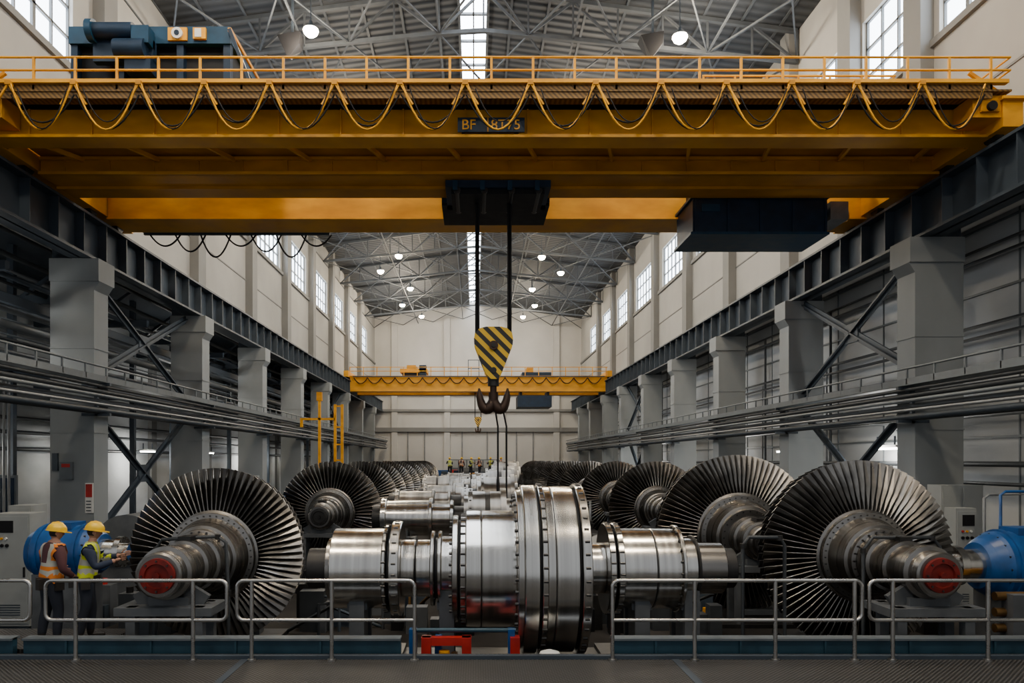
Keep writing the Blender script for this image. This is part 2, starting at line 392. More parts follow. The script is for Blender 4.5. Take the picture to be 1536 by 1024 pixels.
# fluorescent fittings; right-hand row added to brighten the lower right wall
FLU=[(-14.0,19,4.0),(-14,27,4.1),(-14,36,4.0),(-14,45,4.0),(-15.6,20.5,0.4),(-15.6,28.5,0.4),(-15.6,35,0.4),(-15.6,43,0.4),(-15.6,52,0.4),(-15.6,62,0.4),(12.9,23,0.35),(12.9,30.5,0.35),(12.9,38,0.35),(12.9,46,0.35),(12.9,54,0.35),(12.9,62,0.35)]
for (x,y,z) in FLU:
    b=B(); b.box(x-0.1,x+0.1,y-0.7,y+0.7,z+E+0.04,z+E+0.12,'white'); b.box(x-0.07,x+0.07,y-0.65,y+0.65,z+E-0.02,z+E+0.04,'tubel')
    b.box(x-0.02,x+0.02,y-0.5,y-0.46,z+E+0.1,z+E+0.4,'slate'); b.box(x-0.02,x+0.02,y+0.46,y+0.5,z+E+0.1,z+E+0.4,'slate')
    b.obj('fluorescent_light')
def plight(name,loc,en,col,rad=0.5):
    l=bpy.data.lights.new(name,'POINT'); l.energy=en; l.color=col; l.shadow_soft_size=rad
    lo=bpy.data.objects.new(name,l); S.collection.objects.link(lo); lo.location=loc
for (x,y,z) in FLU[4:16:2]+FLU[0:4:2]:
    plight('aisle_fill_light',(x if x<0 else 12.6,y,z+E-0.25),190,(1,0.97,0.9),0.4)  # point lights added at the fittings to brighten the aisle walls

# ------------------------------------------------------------------ high-bay lamps
b=B()
b.lathe((0,0,0),(0,0,1),[(0,0.24),(0.04,0.24),(0.12,0.12),(0.2,0.06),(0.3,0.06)],'slate',20)
b.lathe((0,0,0),(0,0,1),[(-0.27,0.0),(-0.25,0.12),(-0.17,0.22),(-0.06,0.275),(0.0,0.26)],'lamp',20)
b.cyl((0,0,0.3),(0,0,1.3),0.02,'slate',6)
lm=b.mesh('high_bay_lamp')
LP=[(-5.9,26.4),(7.5,26.8),(-5.85,48),(5.15,48.2),(-5.75,55.5),(5.1,55.8),(-7.7,60),(7.1,60.5),(-5.8,66),(5.2,66.3),(-7.2,73),(6.0,73.3),(-5.7,78.8),(5.2,79),(-5.8,37),(5.3,37),(-5.8,13),(6,13),(-5.8,2),(6,2)]  # last four are out of view, added to light foreground and crane front
for i,(x,y) in enumerate(LP):
    inst('high_bay_lamp',lm,(x,y,15.5+E))
    if i not in (5,7,9,11,4,6):
        plight('lamp_beam',(x,y,15.0+E),{12:1700,13:1700}.get(i,1200) if y>20 else 2100,(1,0.86,0.67))

# ------------------------------------------------------------------ overhead crane
def catenary(x0,x1,y,z,sag,n=12):
    return [(x0+(x1-x0)*i/n, y, z-sag*(1-(2*i/n-1)**2)) for i in range(n+1)]
cr=bpy.data.objects.new('overhead_crane',None); S.collection.objects.link(cr)
xa,xb=-10.95,11.65
b=B()
b.box(xa,xb,16.75,16.95,7.33+E,8.02+E,'yellow')
b.box(xa,xb,16.5,17.1,7.27+E,7.33+E,'yellow'); b.box(xa,xb,16.5,17.1,8.0+E,8.06+E,'yellow')
for k in range(16):
    x=xa+0.8+1.42*k; b.box(x-0.015,x+0.015,16.7,16.75,7.33+E,8.0+E,'yellow')
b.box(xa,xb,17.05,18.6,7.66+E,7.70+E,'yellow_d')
for k in range(12):
    x=xa+1+1.9*k; b.beam((x-0.25,17.05,7.4+E),(x+0.1,18.45,7.55+E),0.07,0.1,'yellow')
b.box(xa,xb,17.6,17.68,7.56+E,7.66+E,'yellow')
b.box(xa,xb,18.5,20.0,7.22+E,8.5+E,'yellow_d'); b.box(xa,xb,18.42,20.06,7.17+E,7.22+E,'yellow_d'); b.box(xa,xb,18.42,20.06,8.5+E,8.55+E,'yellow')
b.box(xa,xb,18.40,18.5,7.55+E,7.62+E,'yellow'); b.box(xa,xb,18.38,18.45,7.17+E,7.24+E,'yellow'); b.box(xa,xb,19.2,19.26,7.10+E,7.17+E,'yellow_d')
for k in range(20): b.box(xa+0.6+1.12*k,xa+0.64+1.12*k,18.46,18.5,7.22+E,7.6+E,'yellow_d')
b.box(xa,xb,21.9,23.0,7.22+E,8.5+E,'yellow'); b.box(xa,xb,21.8,23.1,7.17+E,7.22+E,'yellow'); b.box(xa,xb,21.8,23.1,8.5+E,8.55+E,'yellow')
b.obj('bridge_girders',parent=cr)
b=B()
b.box(xa,xb,15.9,16.8,8.0+E,8.04+E,'mesh')
b.box(xa+0.6,xb-0.4,15.93,15.96,7.86+E,8.16+E,'mesh')
b.box(-11.2,xb-0.1,15.84,15.98,8.16+E,8.24+E,'yellow')
for z in (8.48,8.76): b.cyl((-11.6,15.95,z+E),(xb,15.95,z+E),0.026,'yellow',8)
x=-11.4
while x<xb:
    b.box(x-0.025,x+0.025,15.93,15.97,7.98+E,8.76+E,'yellow'); x+=0.905
for z in (8.48,8.76):
    b.cyl((xb,15.95,z+E),(xb,17.1,z+E),0.022,'yellow',8); b.cyl((xa+1,16.95,z+E),(xb,16.95,z+E),0.018,'yellow',8)
for x in [xa+1+1.8*i for i in range(13)]: b.box(x-0.018,x+0.018,16.93,16.97,8.05+E,8.76+E,'yellow')
b.obj('walkway_railing',parent=cr)
b=B()
n=15; st=(xb-0.6-(xa+0.9))/n
for i in range(n):
    x0=xa+0.9+st*i; x1=x0+st
    b.tube(catenary(x0+0.05,x1-0.05,15.8,8.1+E,0.98),0.022,'yellow',6)
    b.tube(catenary(x0+0.02,x1-0.02,15.86,7.9+E,0.6+0.15*((i*5)%3)/2),0.018,'black',6)
    b.tube(catenary(x0+0.22,x1-0.12,15.76,7.98+E,0.86-0.15*(i%2)),0.014,'black',6)
    b.beam((x0,15.8,8.12+E),(x0+0.28,15.8,7.66+E),0.035,0.035,'yellow'); b.beam((x0,15.8,8.12+E),(x0-0.28,15.8,7.66+E),0.035,0.035,'yellow')
    b.box(x0-0.06,x0+0.06,15.76,15.9,8.08+E,8.17+E,'yellow_d')
b.obj('festoon_cables',parent=cr)
b=B()
for i in range(7):
    x0=-10.3+0.8*i; b.tube(catenary(x0,x0+0.95,23.3,7.15+E,0.25+0.35*((i*37)%3)/2+0.1),0.028,'black',6)
b.box(-10.5,-4.6,23.25,23.35,7.15+E,7.22+E,'slate')
b.box(-10.5,-4.6,23.05,23.35,7.2+E,7.24+E,'slate')
b.obj('rear_cables',parent=cr)
b=B()   # end carriages
for x,s in ((-11.2,1),(11.75,-1)):
    b.box(x-0.22,x+0.22,16.0,23.6,7.28+E,7.85+E,'yellow'); b.box(x-0.28,x+0.28,15.9,23.7,7.85+E,7.91+E,'yellow')
    for y in (16.6,18.3,21.4,23.0):
        b.cyl((x-0.09,y,7.35+E),(x+0.09,y,7.35+E),0.22,'dsteel',16)
    for y in (17.2,19.4,22.3): b.box(x-0.26,x+0.26,y-0.03,y+0.03,7.3+E,7.85+E,'yellow_d')
    b.box(x-0.35+s*0.5,x+0.35+s*0.5,16.05,16.7,7.5+E,7.98+E,'yellow')
    b.box(x-0.2+s*0.5,x+0.2+s*0.5,15.98,16.05,7.6+E,7.85+E,'yellow_d')
    b.cyl((x+s*0.5,15.9,7.7+E),(x+s*0.5,15.98,7.7+E),0.1,'black',14)
    b.beam((x+s*0.1,16.1,7.95+E),(x+s*0.9,16.1,8.5+E),0.07,0.07,'yellow')
b.obj('end_carriages',parent=cr)
b=B()   # name plate on the fascia beam, behind the festoon
b.box(-0.38,1.12,16.44,16.48,7.36+E,7.68+E,'navy'); b.box(0.28,0.31,16.43,16.44,7.36+E,7.68+E,'yellow_d')
for x in (-0.25,0.95): b.box(x-0.05,x+0.05,16.48,16.76,7.45+E,7.55+E,'slate')
b.obj('name_plate',parent=cr)
for txt,x in (('BF',-0.30),('8T75',0.36)):
    cu=bpy.data.curves.new('plate_lettering','FONT'); cu.body=txt; cu.size=0.32; cu.extrude=0.006; cu.materials.append(M['yellow'])
    o=bpy.data.objects.new('plate_lettering',cu); S.collection.objects.link(o); o.location=(x,16.43,7.41+E); o.rotation_euler=(math.pi/2,0,0); o.parent=cr
b=B()   # hoist trolley
b.box(-0.75,1.95,18.75,20.45,6.98+E,7.16+E,'navy'); b.box(-0.6,1.8,18.9,20.3,6.86+E,6.98+E,'black')
for i in range(4): b.cyl((-0.45+0.7*i,18.8,6.93+E),(-0.45+0.7*i,20.4,6.93+E),0.09,'dsteel',10)
b.box(-0.9,2.05,20.05,21.85,7.05+E,8.9+E,'navy'); b.box(-0.9,2.05,20.1,21.8,6.98+E,7.05+E,'black')
b.cyl((-0.6,21,9.2+E),(1.8,21,9.2+E),0.45,'dsteel',20)
for x in (-0.5,0.2,0.9,1.6): b.box(x-0.06,x+0.06,18.7,18.76,6.9+E,7.14+E,'winch')
b.obj('hoist_trolley',parent=cr)
b=B()   # electrical cabin slung at the right
b.box(6.05,9.75,20.35,21.95,6.3+E,7.3+E,'navy')
b.box(5.98,9.82,20.28,22.02,6.25+E,6.32+E,'winch'); b.box(5.98,9.82,20.28,22.02,7.25+E,7.32+E,'winch')
for i in range(5): b.box(6.1+0.9*i,6.16+0.9*i,20.3,20.36,6.3+E,7.3+E,'navy')
b.box(6.3,6.8,20.33,20.35,6.9+E,7.1+E,'winch'); b.box(6.3,9.5,20.35,21.85,7.3+E,7.9+E,'black')
b.box(9.9,10.4,20.4,21.4,6.7+E,7.2+E,'pipe'); b.cyl((9.9,20.9,6.95+E),(10.6,20.9,6.95+E),0.18,'yellow',12)
b.obj('electrical_cabin',parent=cr)
b=B()   # auxiliary winch platform on top at left
X0,X1=-9.55,-5.75
b.box(X0,X1,17.3,19.6,9.85+E,10.15+E,'winch'); b.box(X0+0.1,X1-0.1,17.5,19.5,8.55+E,9.85+E,'black')
b.box(X0,X1,17.25,17.32,9.8+E,10.2+E,'winch')
for x in (X0+0.1,X0+1.2,X1-1.2,X1-0.1): b.box(x-0.08,x+0.08,17.3,17.5,8.55+E,9.9+E,'navy')
b.cyl((-8.9,17.0,9.95+E),(-7.9,17.0,9.95+E),0.18,'navy',16); b.cyl((-8.3,16.95,9.5+E),(-7.6,16.95,9.5+E),0.22,'navy',16)
b.cyl((-8.95,17.0,9.95+E),(-8.8,17.0,9.95+E),0.25,'winch',16); b.box(-8.1,-7.5,16.95,17.3,9.0+E,9.35+E,'navy')
b.box(-7.9,-7.5,16.85,17.2,9.6+E,10.0+E,'winch'); b.box(-8.9,-7.5,17.1,17.3,9.3+E,9.8+E,'navy')
b.box(-7.2,-6.75,17.2,17.26,9.85+E,10.15+E,'yellow'); b.cyl((-6.97,17.15,10.0+E),(-6.97,17.2,10.0+E),0.13,'white',16); b.cyl((-6.97,17.13,10.0+E),(-6.97,17.15,10.0+E),0.06,'navy',10)
b.box(-6.6,-6.3,17.17,17.24,9.87+E,10.13+E,'yellow'); b.box(-6.55,-6.4,17.15,17.17,9.9+E,10.1+E,'white')
b.beam((X1,17.2,10.1+E),(X1+0.5,17.2,8.8+E),0.08,0.08,'navy'); b.beam((X1,17.2,10.1+E),(X1,19.6,10.1+E),0.08,0.08,'yellow')
b.obj('winch_platform',parent=cr)
b=B()   # service rail on top right
for z in (9.6,9.95): b.cyl((5.9,19.0,z+E),(10.9,19.0,z+E),0.03,'yellow',8)
for i in range(7): b.box(5.9+0.82*i,5.95+0.82*i,18.98,19.02,8.55+E,9.95+E,'yellow_d')
b.box(6.5,10.2,18.9,19.3,9.3+E,9.42+E,'slate')
b.obj('service_rail',parent=cr)

# hook block (local origin = block top centre)
def hook(name,loc,sc,L):
    b=B()
    out=[(-0.52,-0.32),(-0.49,-0.16),(-0.38,-0.05),(-0.2,0.0),(0.2,0.0),(0.38,-0.05),(0.49,-0.16),(0.52,-0.32),(0.5,-0.5),(0.2,-1.25),(0.12,-1.38),(-0.12,-1.38),(-0.2,-1.25),(-0.5,-0.5)]
    b.prism(out,-0.22,-0.16,'haz'); b.prism(out,0.16,0.22,'haz')
    b.prism([(x*0.93,z*0.95-0.03) for x,z in out],-0.16,0.16,'dsteel')
    b.cyl((0,-0.3,-0.5),(0,0.3,-0.5),0.12,'brown',20); b.cyl((0,-0.34,-0.5),(0,0.34,-0.5),0.06,'dsteel',12)
    b.cyl((0,-0.25,-1.15),(0,0.25,-1.15),0.08,'dsteel',12)
    b.cyl((0,0,-1.35),(0,0,-1.55),0.15,'dsteel',16); b.cyl((0,0,-1.5),(0,0,-1.8),0.09,'brown',14)
    for s in (-1,1):
        pts=[];rad=[]
        for i in range(15):
            t=i/14; a=math.pi*(1.02*t)
            pts.append((s*0.19-s*0.19*math.cos(a),0,-1.80-0.36*math.sin(a)+ (0.0 if t<.6 else (t-.6)*0.42)))
            rad.append(0.1+0.05*math.sin(math.pi*min(1,t*1.25)) if t<0.8 else 0.1*(1-(t-0.8)/0.2)+0.024)
        b.tube(pts,0.1,'brown',12,rad)
    b.cyl((0,0,-1.72),(0,0,-2.0),0.13,'brown',14)
    for x in (-0.46,-0.4,0.4,0.46): b.cyl((x,0,-0.15),(x,0,L),0.03,'black',8)
    o=b.obj(name,loc); o.scale=(sc,)*3; return o
hook('crane_hook',(0.5,19.6,3.53+E),1.0,3.36)
hook('crane_hook.001',(0.3,66.0,3.9+E),0.62,3.6)
b=B()
for x in (0.62,0.85): b.tube([(0.54 if x<0.7 else 0.74,19.6,1.42+E),(x,19.6,0.9+E),(x,19.6,-1.25+E)],0.024,'black',6)
b.obj('lifting_sling')

# far crane
c2=bpy.data.objects.new('overhead_crane.001',None); S.collection.objects.link(c2)
b=B()
b.box(xa,xb,64.5,65.3,6.1+E,7.35+E,'yellow'); b.box(xa,xb,64.4,65.4,7.35+E,7.42+E,'yellow'); b.box(xa,xb,64.4,65.4,6.04+E,6.1+E,'yellow')
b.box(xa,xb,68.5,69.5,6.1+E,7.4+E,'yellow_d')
for x in (-11.2,11.75): b.box(x-0.2,x+0.2,63.8,70.5,7.28+E,7.8+E,'yellow')
for x in (-11.2,11.75):
    for y in (64.6,69.6): b.cyl((x-0.08,y,7.33+E),(x+0.08,y,7.33+E),0.2,'dsteel',12)
for z in (7.8,8.15): b.cyl((xa,64.2,z+E),(xb,64.2,z+E),0.03,'yellow',6)
for i in range(20): b.box(xa+1.18*i,xa+1.18*i+0.06,64.17,64.23,7.35+E,8.15+E,'yellow')
n=18
for i in range(n):
    x0=xa+0.4+1.2*i; b.tube(catenary(x0,x0+1.2,64.1,7.3+E,0.7,8),0.04,'yellow_d',5); b.tube(catenary(x0,x0+1.2,64.05,7.2+E,0.5,8),0.04,'black',5)
b.box(xa+0.3,xb-0.3,64.0,64.2,7.28+E,7.36+E,'slate')
b.obj('bridge_girders',parent=c2)
b=B(); b.box(-6.6,-4.2,64.8,67,7.75+E,8.1+E,'yellow'); b.box(-6.0,-5.2,64.8,66,8.1+E,8.4+E,'yellow_d'); b.box(-4.9,-4.3,64.8,66,7.42+E,8.4+E,'navy'); b.box(-6.4,-4.4,64.9,66,7.4+E,7.75+E,'black')
b.box(4.2,6.8,65,67,7.4+E,7.8+E,'navy'); b.box(4.6,5.2,65,66,7.8+E,8.2+E,'yellow_d')
for x in (-0.6,0.35): b.box(x,x+0.06,65,65.06,7.4+E,8.9+E,'slate')
b.box(-0.6,0.41,65,65.06,8.84+E,8.9+E,'slate'); b.box(-0.6,0.41,65,65.06,8.1+E,8.16+E,'slate')
b.cyl((-0.4,66,7.0+E),(1.0,66,7.0+E),0.3,'dsteel',12); b.box(-0.6,1.2,65.3,68.5,6.6+E,7.4+E,'black')
b.obj('hoist_trolley',parent=c2)
b=B(); b.box(3.8,6.8,64.6,67.5,4.7+E,5.7+E,'navy'); b.box(4.0,4.2,64.8,67,5.7+E,6.1+E,'black'); b.box(6.4,6.6,64.8,67,5.7+E,6.1+E,'black')
b.obj('electrical_cabin',parent=c2)

# loudspeakers under roof, beside the lamps
for x,s in ((-6.75,1),(6.6,-1)):
    b=B()
    b.add([(x-.5,26.9,15.6+E),(x+.35,26.9,15.75+E),(x+.3,26.9,15.3+E),(x-.1,26.9,14.75+E),(x-.5,27.5,15.6+E),(x+.35,27.5,15.75+E),(x+.3,27.5,15.35+E),(x-.1,27.5,15.0+E)],
          [(0,1,2,3),(7,6,5,4),(4,5,1,0),(5,6,2,1),(6,7,3,2),(7,4,0,3)],'black')
    b.box(x-0.04,x+0.04,27.15,27.25,15.6+E,slope(x)-0.02,'slate')
    b.obj('loudspeaker_horn')

# ------------------------------------------------------------------ turbine rotors (axis toward the gallery)
def rotor_mesh(R,rr,L,nbl=76,rows=2,cap='redcap'):
    b=B()
    prof=[(1.6,0.26),(0.9,0.26),(0.9,0.42),(0.62,0.42),(0.62,rr*0.8),(0.35,rr*0.9),(0.35,rr),(-0.12,rr),(-0.14,rr*0.95),(-0.24,rr*0.94),(-0.26,rr*0.84),(-0.62,rr*0.72),(-0.64,rr*0.66),(-0.74,rr*0.64),(-0.76,0.47),(-1.05,0.46),(-1.07,0.41),(-1.45,0.41),(-1.47,0.36),(-L+0.45,0.36),(-L+0.43,0.40),(-L+0.25,0.40),(-L+0.23,0.34),(-L+0.02,0.34),(-L,0.31)]
    b.lathe((0,0,0),(0,1,0),prof,'steely',64)
    b.bolts((0,0,0),(0,1,0),-0.25,rr*0.89,40,0.014,0.04,'bolt')
    b.bolts((0,0,0),(0,1,0),-0.75,rr*0.6,24,0.018,0.05,'bolt')
    b.lathe((0,0,0),(0,1,0),[(-L+0.01,0.26),(-L-0.05,0.255),(-L-0.06,0.18),(-L-0.03,0.17),(-L-0.03,0.02)],cap,32)
    b.bolts((0,0,0),(0,1,0),-L-0.055,0.22,8,0.016,0.03,'bolt')
    b.cyl((0,-L-0.03,0),(0,-L-0.09,0),0.05,cap,12)
    b.box(-0.1,0.1,-1.4,-1.1,0.38,0.47,'dsteel')
    for row in range(rows):
        y0=0.1+row*0.3; Rr=R*(1-0.02*row)
        for i in range(nbl):
            a=2*math.pi*(i+0.5*row)/nbl; er=Vector((math.cos(a),0,math.sin(a))); et=Vector((-math.sin(a),0,math.cos(a))); ey=Vector((0,1,0))
            vs=[]
            for t,st,ch in ((0,28,0.17),(0.5,42,0.17),(1,56,0.165)):
                r=rr*0.99+(Rr-rr*0.99)*t; s=math.radians(st); c=er*r+ey*(y0+0.10*t*t-0.12)
                d=(ey*math.cos(s)+et*math.sin(s)); nn=(ey*-math.sin(s)+et*math.cos(s))*0.007
                vs+=[c-d*ch/2-nn,c-d*ch/2+nn,c+nn*2.2,c+d*ch/2+nn,c+d*ch/2-nn,c-nn*0.2]
            fs=[]
            for k in range(2):
                for j in range(6): fs.append((k*6+j,k*6+(j+1)%6,k*6+6+(j+1)%6,k*6+6+j))
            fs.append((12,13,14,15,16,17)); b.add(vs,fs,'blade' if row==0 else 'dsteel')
    b.lathe((0,0,0),(0,1,0),[(0.2,rr),(0.2,R*0.9),(0.22,R*0.9),(0.22,rr)],'dsteel',48)  # dark backing disc and back row put shade into the gaps between blades
    return b.mesh('turbine_rotor')
r1=rotor_mesh(1.54,0.80,2.35); r2=rotor_mesh(1.68,0.82,2.25); r2b=rotor_mesh(1.80,0.95,1.7,84,2,'dsteel'); r3=rotor_mesh(1.64,0.80,1.7,64,2,'dsteel')
AZ=-1.68+E
ROT=[(r1,-4.6,13.0),(r2,6.8,12.95),(r2b,5.95,16.6),(r3,-4.6,23.4),(r3,-5.0,32.0),(r3,-5.2,38.0),(r3,-5.2,43.0),(r3,-5.2,48.0),(r3,-5.2,54.0),(r3,-5.3,61),(r3,-5.3,68),(r3,-5.3,75),
     (r3,6.3,25.4),(r3,6.2,32),(r3,6.0,38.2),(r3,6.0,44.5),(r3,6.0,51),(r3,6.0,58),(r3,6.0,66),(r3,6.0,74)]
def stand_mesh(h,L):
    b=B()
    for s in (-1,1):
        b.box(s*0.5-0.07,s*0.5+0.07,-L+0.15,-L+0.3,0,h-0.5,'support'); b.box(s*0.5-0.07,s*0.5+0.07,-L+0.62,-L+0.75,0,h-0.5,'support')
    b.box(-0.72,0.72,-L+0.1,-L+0.8,h-0.62,h-0.5,'support')
    b.box(-0.3,0.3,-L+0.3,-L+0.6,h-0.5,h-0.38,'support')
    for s in (-1,1): b.beam((s*0.5,-L+0.45,h-0.5),(s*0.22,-L+0.45,h-0.33),0.3,0.1,'support',up=(0,1,0))
    b.box(-0.55,0.55,-L+0.18,-L+0.28,0.25,0.35,'support')
    b.box(-0.9,0.9,-L+0.05,1.6,0,0.08,'dsteel')
    for s in (-1,1): b.box(s*0.4-0.06,s*0.4+0.06,1.1,1.4,0.08,h-0.28,'support')
    b.box(-0.46,0.46,1.1,1.4,h-0.42,h-0.26,'support')
    return b.mesh('rotor_stand')
st1=stand_mesh(AZ-FL,2.3); st2=stand_mesh(AZ-FL,1.7)
for me,x,y in ROT:
    inst('turbine_rotor',me,(x,y,AZ))
    inst('rotor_stand',st1 if me in (r1,r2) else st2,(x,y,FL))
# lubrication pipes arching over the rotor shafts
for pts in ([(-5.15,11.85,FL),(-5.15,11.85,1.3),(-5.05,11.85,1.45),(-4.15,11.85,1.5),(-4.02,11.85,1.4),(-3.98,11.85,0.6),(-3.98,11.85,FL)],
            [(4.35,11.9,FL),(4.35,11.9,1.35),(4.45,11.9,1.48),(4.95,11.9,1.48),(5.03,11.9,1.35),(5.03,11.9,FL)],
            [(6.2,11.7,FL),(6.2,11.7,1.3),(6.35,11.7,1.5),(7.3,11.7,1.5),(7.42,11.7,1.35),(7.42,11.7,FL)]):
    b=B(); b.tube(pts,0.03,'pipe_d',10)
    b.cyl((pts[0][0],pts[0][1],FL),(pts[0][0],pts[0][1],FL+0.05),0.09,'dsteel',12)
    for p in pts[1:-1:2]: b.cyl((p[0],p[1],p[2]-0.05),(p[0],p[1],p[2]+0.03),0.045,'dsteel',10)
    b.obj('lubrication_pipe')

# ------------------------------------------------------------------ central machined shaft line (axis along X)
def shaftline(name,y,z,segs,n=72,bol=(),stands=(),m='steelx'):
    b=B(); prof=[]
    for x0,x1,r,mm in segs:
        c=0.012
        prof+= [(x0,r-c,mm),(x0+c,r,mm),(x1-c,r,mm),(x1,r-c,mm)]
    b.lathe((0,0,0),(1,0,0),prof,m,n)
    for (t,r,cnt,br) in bol: b.bolts((0,0,0),(1,0,0),t,r,cnt,br,0.07,'bolt')
    for x in stands:
        h=z-FL
        b.box(x-0.09,x+0.09,-0.2,0.2,-h,-0.3,'support'); b.box(x-0.2,x+0.2,-0.45,0.45,-h,-h+0.08,'support'); b.box(x-0.16,x+0.16,-0.4,0.4,-0.62,-0.5,'support')
        for s in (-1,1): b.box(x-0.12,x+0.12,s*0.4-0.06,s*0.4+0.06,-h,-0.3,'support')
    return b.obj(name,(0,y,z))
s='steelx'; d='steely'; k='dsteel'
segs=[(-2.75,-2.42,0.33,k),(-2.42,-2.32,0.5,d),(-2.32,-1.48,0.66,s),(-1.48,-1.42,0.72,s),(-1.42,-1.36,0.60,k),(-1.36,-1.2,0.78,s),(-1.2,-0.98,0.47,s),(-0.98,-0.95,0.44,k),(-0.95,-0.72,0.47,s),(-0.72,-0.66,0.62,s),(-0.66,-0.60,0.5,k),(-0.60,-0.54,0.62,s),(-0.54,-0.36,0.53,s),
 (-0.36,-0.27,0.88,s),(-0.27,-0.23,0.80,k),(-0.23,-0.14,0.9,s),(-0.14,0.10,0.96,s),(0.10,0.115,0.945,k),(0.115,0.66,0.96,s),(0.66,0.76,1.30,s),(0.76,0.98,1.38,s),(0.98,1.02,1.31,k),(1.02,1.10,1.40,s),(1.10,1.22,1.36,s),(1.22,1.235,1.345,k),(1.235,1.58,1.36,s),(1.58,1.62,1.30,k),(1.62,1.76,1.40,s),(1.76,1.8,0.9,k),
 (1.8,2.14,0.42,s),(2.14,2.24,0.75,s),(2.24,2.28,0.65,k),(2.28,2.38,0.75,s),(2.38,2.9,0.66,s),(2.9,2.915,0.65,k),(2.915,3.3,0.66,s),(3.3,3.36,0.72,s),(3.36,3.6,0.50,s),(3.6,3.64,0.55,k),(3.64,4.1,0.42,d),(4.1,4.3,0.33,k)]
shaftline('generator_shaft',12.25,-1.80+E,segs,96,
   bol=[(0.65,1.22,40,0.028),(1.06,1.40,44,0.022),(1.69,1.40,44,0.022),(-0.37,0.82,30,0.026),(-0.185,0.9,32,0.022),(-1.28,0.78,28,0.018),(-0.69,0.56,20,0.022),(2.19,0.75,26,0.018),(2.33,0.75,26,0.018),(3.31,0.68,22,0.02),(-1.45,0.72,24,0.016)],
   stands=(-1.9,-0.45,2.7,3.5))
f='steelf'
segs2=[(-2.9,-2.65,0.38,k),(-2.65,-2.5,0.58,f),(-2.5,-1.3,0.50,f),(-1.3,-1.2,0.58,f),(-1.2,-0.7,0.42,f),(-0.7,-0.6,0.52,f),(-0.6,-0.2,0.35,k),(-0.2,0.1,0.6,f),(0.1,1.0,0.5,f),(1.0,1.15,0.6,f),(1.15,1.9,0.4,f),(1.9,2.0,0.52,f),(2.0,2.6,0.3,k)]
for i,(yy,dx) in enumerate(((21.0,0),(27.5,-0.3),(34,0.3),(41,0.0),(49,0.3),(58,0),(67,0.2))):
    sg2=[(a+dx,c+dx,r,('steelx' if (i==0 and mm==f) else mm)) for a,c,r,mm in segs2]
    o=shaftline('generator_shaft',yy,-1.66+E,sg2,48,
       bol=[(-2.55+dx,0.58,18,0.016),(-0.05+dx,0.6,18,0.016)],stands=(-2.0+dx,1.5+dx))
for (x,y,z,r,l) in ((0.3,17.3,1.45,0.62,1.1),(0.75,24.0,1.55,0.72,1.3),(1.05,30.5,1.65,0.75,1.4),(1.5,37.5,1.75,0.75,1.5),(2.0,45,1.85,0.8,1.6),(2.2,53.5,1.9,0.85,1.7),(-1.9,37.5,1.3,0.7,1.5)):
    b=B(); b.lathe((0,0,0),(1,0,0),[(-l/2,r*0.7),(-l/2+0.1,r*0.7),(-l/2+0.1,r),(-l/2+0.2,r),(-l/2+0.2,r*0.88,),(-0.06,r*0.88),(-0.06,r*0.84,'dsteel'),(0.06,r*0.84,'dsteel'),(0.06,r*0.88),(l/2-0.25,r*0.88),(l/2-0.25,r),(l/2-0.12,r),(l/2-0.12,r*0.6),(l/2,r*0.6)],'steelf',48)
    b.bolts((0,0,0),(1,0,0),-l/2+0.15,r,20,0.018,0.05,'bolt')
    b.box(-0.3,0.3,-0.3,0.3,FL-z,-r*0.6,'support'); b.obj('turbine_casing',(x,y,z))

# machine bed under the front shaft line
b=B()
b.box(-3.0,-1.2,11.75,12.9,FL,FL+0.22,'dsteel'); b.box(2.1,4.3,11.75,12.9,FL,FL+0.22,'dsteel'); b.box(-1.2,2.1,11.9,12.9,FL,FL+0.14,'dsteel')
for x in (-2.8,-2.2,-1.5,2.3,3.0,3.9): b.box(x-0.04,x+0.04,11.6,11.75,FL,FL+0.3,'support')
for y in (11.45,11.55): b.cyl((-3.4,y,FL+0.12),(-1.2,y,FL+0.12),0.05,'pipe_d',8); b.cyl((2.0,y,FL+0.12),(4.8,y,FL+0.12),0.05,'pipe_d',8)
b.obj('machine_bed')

def casing_half(name,x,y,w,l,h):
    b=B(); b.box(-w/2,w/2,-l/2,l/2,0,h*0.55,'support'); b.box(-w/2-0.12,w/2+0.12,-l/2-0.1,l/2+0.1,h*0.5,h*0.58,'dsteel')
    vs=[];n=12
    for yy in (-l/2,l/2):
        for i in range(n+1):
            a=math.pi*i/n; vs.append((w*0.46*math.cos(a),yy,h*0.58+h*0.42*math.sin(a)))
    b.add(vs,[(i,i+1,n+2+i,n+1+i) for i in range(n)],'support',True); b.add(vs,[list(range(n+1))[::-1],list(range(n+1,2*n+2))],'support')
    for i in range(8):
        for sx in (-1,1): b.cyl((sx*(w/2+0.05),-l/2+l*(i+0.5)/8,h*0.58),(sx*(w/2+0.05),-l/2+l*(i+0.5)/8,h*0.58+0.08),0.035,'bolt',6)
    b.tube([(w*0.3,0,h*0.9),(w*0.3,0,h*1.1),(w*0.6,0,h*1.1),(w*0.6,0,h*0.5)],0.05,'pipe',8)
    return b.obj(name,(x,y,FL))
casing_half('bearing_housing',-2.4,17.0,1.7,1.6,1.5); casing_half('bearing_housing',-7.9,17.5,1.8,1.8,2.2); casing_half('bearing_housing',3.4,17.8,1.7,1.6,1.6)
casing_half('bearing_housing',-3.6,28,1.3,1.8,1.5); casing_half('bearing_housing',3.9,30,1.4,1.8,1.6); casing_half('bearing_housing',9.0,19.5,1.6,1.6,1.9)

